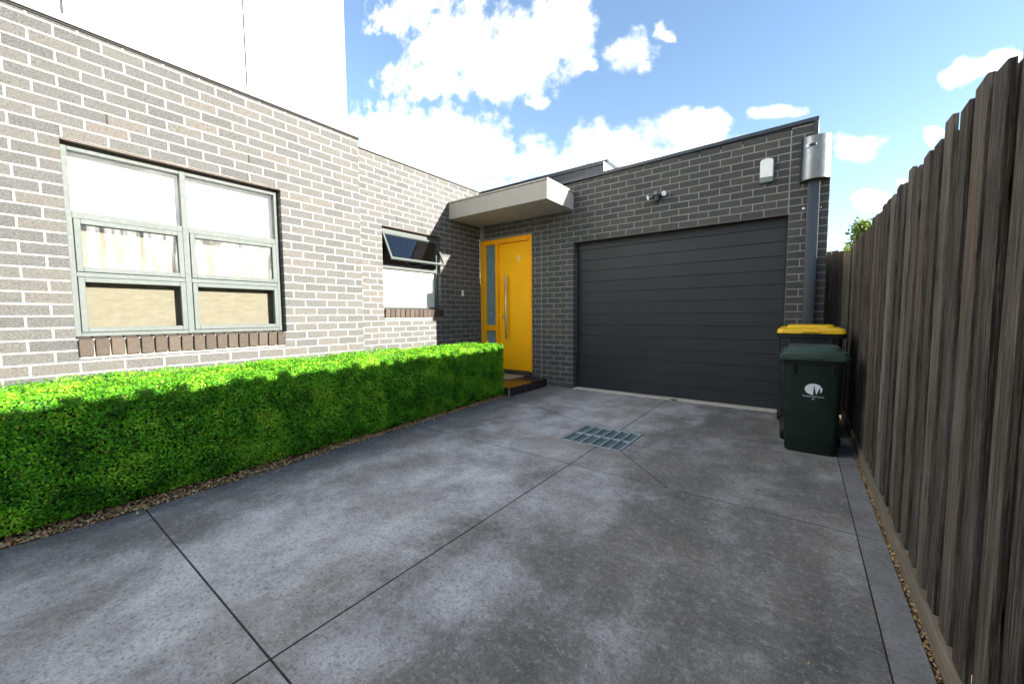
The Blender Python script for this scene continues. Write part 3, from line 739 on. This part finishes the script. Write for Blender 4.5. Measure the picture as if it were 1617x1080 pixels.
# ------------------------------------------------------------------ wheelie bins
def bin_(name, label, x, yf, h, wt, wb, dt, db_, mb, ml, low_lid):
    """front face at y=yf; wt/dt size at the rim, wb/db_ at the base"""
    t = empty(name, (x, yf+dt/2, 0), label, 'bin', 'wheelie bins by the fence')
    yc = yf+dt/2; zr = h
    bm = bmesh.new()
    loft(bm, [rrect(x, yc+.0, .012, wb, db_, .035), rrect(x, yc, .03, wb+.008, db_+.008, .04), rrect(x, yc, zr*.52, (wb+wt)/2-.012, (db_+dt)/2-.012, .04), rrect(x, yc, zr-.055, wt-.03, dt-.03, .04),
              rrect(x, yc, zr-.05, wt+.012, dt+.012, .045), rrect(x, yc, zr-.012, wt+.02, dt+.02, .045)])
    body = frombm('body', bm, mb, t, True)
    for s in (-1, 1): box('rib', (x+s*wt*.30-.012, yc-dt/2-.004, zr-.14), (x+s*wt*.30+.012, yc-dt/2+.03, zr-.052), mb, body, .004)
    bm = bmesh.new(); lw, ld = wt+.034, dt+.05
    yl = yc-.012
    if low_lid:
        R = [(-.004, lw, ld, .03), (.026, lw+.006, ld+.006, .03), (.0265, lw-.012, ld-.012, .03), (.044, lw-.012, ld-.012, .03), (.0445, lw-.03, ld-.03, .03), (.062, lw-.034, ld-.034, .035), (.066, lw-.085, ld-.08, .05), (.098, lw-.115, ld-.13, .06), (.103, lw-.14, ld-.16, .06), (.106, lw-.3, ld-.3, .05)]
    else:
        R = [(0, lw-.02, ld-.02, .04), (.010, lw-.016, ld-.016, .04), (.040, lw-.03, ld-.03, .05), (.052, lw-.07, ld-.07, .06), (.055, lw-.16, ld-.17, .07), (.076, lw-.19, ld-.2, .07), (.079, lw-.26, ld-.27, .06)]
    loft(bm, [rrect(x, yl, zr+z-.01, w, d, r) for z, w, d, r in R])
    lid = frombm('lid', bm, ml, t, True)
    box('lid_grip', (x-.07, yl-ld/2-.012, zr+.002), (x+.07, yl-ld/2+.03, zr+.016), ml, lid, .004)
    bm = bmesh.new(); yb = yc+dt/2+.03
    tube(bm, (x-wt*.42, yb+.02, zr-.02), (x+wt*.42, yb+.02, zr-.02), .013, None, 10)
    for s in (-1, 0, 1): bbox(bm, (x+s*wt*.38-.012, yc+dt/2-.02, zr-.035), (x+s*wt*.38+.012, yb+.02, zr-.005), .003)
    frombm('handle', bm, mb, t)
    bm = bmesh.new(); tube(bm, (x-wb/2-.05, yc+db_/2-.03, .1), (x+wb/2+.05, yc+db_/2-.03, .1), .011, None, 8); frombm('axle', bm, BLACKP, t)
    for s in (-1, 1):
        xw = x+s*(wb/2+.022); bm = bmesh.new()
        ring = lambda xx, r: [(xx, yc+db_/2-.03+r*math.cos(a), .1+r*math.sin(a)) for a in np.linspace(0, 2*math.pi, 25)[:-1]]
        loft(bm, [ring(xw-.024, .055), ring(xw-.024, .088), ring(xw-.016, .099), ring(xw+.016, .099), ring(xw+.024, .088), ring(xw+.024, .055)])
        wl = frombm('wheel', bm, BLACKP, t, True)
        bm = bmesh.new(); tube(bm, (xw-.027, yc+db_/2-.03, .1), (xw+.027, yc+db_/2-.03, .1), .05, None, 16); frombm('hub', bm, BINK, wl, True)
    return t, body, yc
b1, body1, yc1 = bin_('wheelie_bin', 'dark green wheelie bin with green lid and white emblem', 3.012, -1.545, .815, .425, .345, .50, .40, GREENB, GREENL, True)
bin_('wheelie_bin', 'taller wheelie bin with yellow lid behind the green-lidded one', 2.995, -.90, 1.0, .515, .42, .64, .50, BINK, YELLOW, False)
# emblem printed on the sloping front of the green bin: local frame of that face
zb0, zb1 = .03, .815*.52
def fronty(z):
    k = [(.03, .408), (.815*.52, .438), (.76, .47)]
    for (za_, da), (zc_, dc) in zip(k, k[1:]):
        if z <= zc_: return yc1-(da+(dc-da)*(z-za_)/(zc_-za_))/2
    return yc1-.235
def onface(pts, off=.0022): return [(x, fronty(z)-off, z) for x, z in pts]
def flat(name, pts, m, par, th=.0016):
    bm = bmesh.new(); loft(bm, [[(x, fronty(z)+.001, z) for x, z in pts], [(x, fronty(z)-th, z) for x, z in pts]]); return frombm(name, bm, m, par)
cx, cz, rx, rz = 3.022, .555, .058, .047
el = lambda a: (cx+rx*math.cos(rad(a)), cz+rz*math.sin(rad(a)))
flat('emblem', [el(a) for a in np.linspace(88, 268, 22)], PRINT, body1)
flat('emblem', [el(88-i*52/8) for i in range(9)] + [(cx+.019, cz-.045), (cx+.004, cz+.03)], PRINT, body1)
flat('emblem', [el(26-i*66/8) for i in range(9)] + [(cx+.043, cz+.02)], PRINT, body1)
tilt = Matrix.Rotation(rad(90)-math.atan2(.016, .4), 4, 'X')
text('lettering', 'Moreland City Council', .0155, Vector((cx, fronty(.494)-.002, .494)), tilt, PRINT, body1, .0008)
text('lettering', '80', .017, Vector((cx, fronty(.472)-.002, .472)), tilt, PRINT, body1, .0008)

# ------------------------------------------------------------------ paling fence
fe = empty('paling_fence', (3.36, -3, 0), 'tall weathered grey-brown lapped paling fence along the driveway', 'fence')
def paling(xf, ya, yb, z0, z1, th, lean, parent, m=WOOD, name='paling', axis='y'):
    bm = bmesh.new(); n = 10; L_ = []
    wob = random.random()*50; rngs = random.uniform(.7, 1.3)
    w = yb-ya
    for i in range(n+1):
        t = i/n; z = z0+(z1-z0)*t
        o1 = .0015*rngs*(noise.noise((wob, z*2.2, 0))); o2 = .0015*rngs*noise.noise((wob+9, z*2.2, 3)); bow = .0035*noise.noise((wob+20, z*.8, 1))
        yl, yr = ya+o1+lean*(z-z0), yb+o2+lean*(z-z0)
        ch = .003
        dz0, dz1 = (0, 0)
        zz = z
        skew = random.uniform(-.004, .004) if i == n else 0
        ring = [(xf+bow, yl+ch, zz+skew), (xf+bow, (yl+yr)/2, zz), (xf+bow, yr-ch, zz-skew), (xf+bow+ch, yr, zz-skew), (xf+bow+th, yr, zz-skew), (xf+bow+th, yl, zz+skew), (xf+bow+ch, yl, zz+skew)]
        if axis == 'x': ring = [(b_, a_, c__) for a_, b_, c__ in ring]
        L_.append(ring)
    loft(bm, L_)
    o = frombm(name, bm, m, parent); setrnd(o.data, [random.random()]*len(o.data.vertices)); return o
P = .165; y = -6.7; zt = lambda y: 1.884+.009*(y+4)
while y < .26:
    wv = random.uniform(.084, .106)
    paling(3.346+random.uniform(-.003, .003), y, y+wv, .082+random.uniform(-.012, .005), zt(y)+random.uniform(-.026, .026), .017, random.uniform(-.003, .003), fe)
    paling(3.3685+random.uniform(0, .002), y+P/2+.05-.062+random.uniform(-.004, .004), y+P/2+.05+.062, .075, zt(y)-.012+random.uniform(-.02, .012), .014, random.uniform(-.003, .003), fe)
    y += P+random.uniform(-.004, .004)
for ya, yb in ((-6.7, -4.15), (-4.145, -1.75), (-1.745, .3)):
    bm = bmesh.new(); bbox(bm, (3.332, ya, -.07), (3.366, yb, .078+random.uniform(-.006, .008)), .005, 2)
    frombm('plinth_board', bm, PLINTH, fe)
for z in (.35, 1.5): box('rail', (3.384, -6.7, z), (3.424, .3, z+.075), WOOD, fe, .003)
for yp in (-6.3, -3.9, -1.5, .2): box('post', (3.426, yp-.05, -.07), (3.526, yp+.05, 1.86), WOOD, fe, .004)
# return of the fence behind the garage corner
rf = empty('paling_fence', (3.23, .32, 0), 'short return of dark palings with a tan post between garage and long fence', 'fence')
xs = [3.122, 3.178, 3.236]
for i, x in enumerate(xs): paling(.31+.017*(i % 2), x, x+(.056 if i % 2 == 0 else .062), .0, 1.895+random.uniform(-.012, .01), .015, 0, rf, WOOD, 'paling', 'x')
paling(.285, 3.284, 3.346, .0, 1.885, .03, 0, rf, TANWOOD, 'post', 'x')
box('rail', (3.12, .34, 1.2), (3.34, .38, 1.27), WOOD, rf, .003)

# ------------------------------------------------------------------ leaves
def leaf_mesh(name, P_, Nrm, size, aspect, rnd, m, parent, fold=.25):
    """many small folded leaves: P_ (n,3) positions, Nrm (n,3) facing, 4 verts / 2 faces each"""
    n = len(P_)
    Nrm = Nrm/np.linalg.norm(Nrm, axis=1, keepdims=True)
    rv = np.random.normal(size=(n, 3)); t = rv-(rv*Nrm).sum(1, keepdims=True)*Nrm; t /= np.linalg.norm(t, axis=1, keepdims=True)+1e-9
    b = np.cross(Nrm, t); s = size[:, None]
    v = np.empty((n, 4, 3))
    v[:, 0] = P_-t*s*.5; v[:, 2] = P_+t*s*.5
    v[:, 1] = P_+b*s*.5*aspect+Nrm*s*fold*.5-t*s*.05; v[:, 3] = P_-b*s*.5*aspect+Nrm*s*fold*.5-t*s*.05
    idx = np.arange(n*4, dtype=np.int32).reshape(n, 4)
    f = np.concatenate([idx[:, [0, 1, 2]], idx[:, [0, 2, 3]]], 1).reshape(-1)
    me = bpy.data.meshes.new(name); me.vertices.add(n*4); me.vertices.foreach_set('co', v.reshape(-1).astype(np.float32))
    me.loops.add(n*6); me.loops.foreach_set('vertex_index', f.astype(np.int32)); me.polygons.add(n*2)
    me.polygons.foreach_set('loop_start', np.arange(0, n*6, 3, dtype=np.int32)); me.update(calc_edges=True)
    setrnd(me, np.repeat(rnd, 4)); return link(name, me, m, parent)
def hx_front(y): return np.interp(y, [-9, -6, -4.5, -3, -1.1], [-.425, -.425, -.435, -.475, -.56])
def nz3v(p, sc, oct_=2):
    q = p*sc; return np.array([noise.fractal(Vector(a), .6, 2.0, oct_) for a in q])

hd = empty('box_hedge', (-.9, -3.8, 0), 'clipped bright green box hedge in front of the brick wall', 'hedge')
HY0, HY1, HZ, HXB = -7.2, -1.10, .758, -1.30
def hedge():
    n1, n2, n3 = 120000, 60000, 18000
    # front
    y = HY0+(HY1-HY0)*np.random.rand(n1)**.82; z = .02+(HZ-.02)*np.random.rand(n1)
    p = np.stack([hx_front(y), y, z], 1); nr = np.tile([1., 0, .18], (n1, 1))
    # top
    y2 = HY0+(HY1-HY0)*np.random.rand(n2); x2 = HXB+(hx_front(y2)-HXB)*np.random.rand(n2)
    p2 = np.stack([x2, y2, np.full(n2, HZ)], 1); nr2 = np.tile([.15, 0, 1.], (n2, 1))
    x3 = HXB+(-.56-HXB)*np.random.rand(n3); p3 = np.stack([x3, np.full(n3, HY1), .02+(HZ-.02)*np.random.rand(n3)], 1); nr3 = np.tile([.1, 1., .15], (n3, 1))
    P_ = np.concatenate([p, p2, p3]); Nn = np.concatenate([nr, nr2, nr3]); n = len(P_)
    lump = nz3v(P_, 11.)*.028+nz3v(P_+7, 2.2, 1)*.03
    lift = lump-np.abs(np.random.normal(size=n))*.03+.006
    shoot = np.random.rand(n) < .035; lift[shoot] += np.random.rand(shoot.sum())*.042
    un = Nn/np.linalg.norm(Nn, axis=1, keepdims=True)
    P_ = P_+un*lift[:, None]
    # soften the long edges of the clipped block
    ov = np.clip((P_[:, 2]-(HZ-.07))/.07, 0, 1.2); P_[:, 0] -= np.where(np.arange(n) < n1, ov**2*.035, 0)
    lo = np.clip((.16-P_[:, 2])/.16, 0, 1); P_[:, 0] -= np.where(np.arange(n) < n1, lo**2*.07, 0)
    P_[:, 2] = np.maximum(P_[:, 2], .004)
    Nd = un*.75+np.random.normal(size=(n, 3))*.55+np.array([0, 0, .25])
    cl_ = nz3v(P_+3, 5., 2)
    rn = np.clip(.45+cl_*.6+np.random.normal(size=n)*.26, 0, .97)
    dead = np.random.rand(n) < .006; rn[dead] = 1
    tag(leaf_mesh('foliage', P_, Nd, np.random.uniform(.012, .023, n), .62, rn, LEAF, hd), kind='stuff')
hedge()
bm = bmesh.new()
secs = []
for yv in np.linspace(HY0+.05, HY1-.06, 60):
    xf = float(hx_front(yv))-.07; ring = []
    for (x, z) in ((xf-.05, -.01), (xf-.02, .15), (xf, .35), (xf-.005, .56), (xf-.03, HZ-.085), (xf-.3, HZ-.07), (HXB+.06, HZ-.08), (HXB+.05, .3), (HXB+.08, -.01)):
        ring.append((x+.012*noise.noise((x*9, yv*9, z*9)), yv, z+(.012*noise.noise((x*9+5, yv*9, z*9)) if z > 0 else 0)))
    secs.append(ring)
loft(bm, secs); frombm('light_block_core', bm, HCORE, hd, True)  # solid dark core added inside the leaves to block light

def litter(name, pts, size, label, cat):
    n = len(pts); Nd = np.array([0, 0, 1.])+np.random.normal(size=(n, 3))*.5
    o = leaf_mesh(name, pts, Nd, size, .5, np.random.rand(n), LITTER, None, .3); tag(o, label, cat, None, 'stuff'); return o
n = 9000; y = -7+6.0*np.random.rand(n)
ex = np.array([edge_x(v) for v in y]); k = np.random.rand(n)
pts = np.stack([ex-.004-(ex-hx_front(y)+.12)*k*.9, y, -.006+.016*np.random.rand(n)], 1)
stray = np.random.rand(n) < .012; pts[stray, 0] = ex[stray]+np.abs(np.random.normal(size=stray.sum()))*.05; pts[stray, 2] = .004
litter('leaf_mulch', pts, np.random.uniform(.008, .026, n), 'tan dry leaf mulch along the foot of the hedge', 'mulch')
n = 3600; y = -6.5+6.6*np.random.rand(n)
pts = np.stack([3.314+.02*np.random.rand(n), y, -.018+.02*np.random.rand(n)], 1)
litter('leaf_litter', pts, np.random.uniform(.006, .018, n), 'dry brown leaf litter in the gap along the fence plinth', 'leaf litter')
n = 60; pts = np.stack([np.random.uniform(.2, 3.1, n), np.random.uniform(-5, -.1, n), np.full(n, .004)], 1)
litter('fallen_leaves', pts, np.random.uniform(.006, .016, n), 'a few tiny dry leaves scattered on the concrete driveway', 'leaves')
n = 160; pts = np.array([1.55, -.03, .012])+np.random.normal(size=(n, 3))*[.03, .012, .008]; pts[:, 2] = np.abs(pts[:, 2])+.002
o = leaf_mesh('weed', pts, np.random.normal(size=(n, 3)), np.random.uniform(.01, .022, n), .3, np.random.uniform(.5, 1, n), LEAF2, None); tag(o, 'small yellow-green weed growing at the garage threshold', 'weed')

# ------------------------------------------------------------------ greenery beyond the fence
def shrub(name, label, base, ctr, rx, rz, nl, size, seed, spread=1.0):
    rs = np.random.RandomState(seed); t = empty(name, base, label, 'tree' if name == 'tree' else 'plant')
    bm = bmesh.new(); b0 = Vector(base); c0 = Vector(ctr)
    tube(bm, b0, b0.lerp(c0, .55), .05, .032, 8)
    tips = []
    for i in range(16):
        a = rs.rand()*6.28; e_ = rs.uniform(-.3, 1.2); r = rs.uniform(.5, 1)
        tip = c0+Vector((rx*r*math.cos(a)*math.cos(e_), rx*r*math.sin(a)*math.cos(e_), rz*r*math.sin(e_)))
        tube(bm, b0.lerp(c0, .5+.02*i % .3), tip, .018, .005, 6); tips.append(tip)
    frombm('trunk', bm, PLINTH, t)
    pts = []
    for tip in tips:
        k = nl//len(tips); pts.append(np.array(tip)+rs.normal(size=(k, 3))*[rx*.2, rx*.2, rz*.17])
    pts = np.concatenate(pts); n = len(pts)
    tag(leaf_mesh('crown', pts, rs.normal(size=(n, 3))+[0, 0, .5], rs.uniform(size*.7, size*1.3, n), .5, np.clip(rs.rand(n), 0, 1), LEAF2, t), kind='stuff')
shrub('tree', 'small leafy tree rising behind the paling fence', (4.1, 5.0, 0), (4.05, 5.0, 2.55), .42, .42, 5200, .07, 3)
shrub('climbing_plant', 'yellow-green climber tips showing above the short return fence', (3.62, 2.0, 0), (3.52, 2.0, 2.0), .2, .16, 1400, .04, 5)
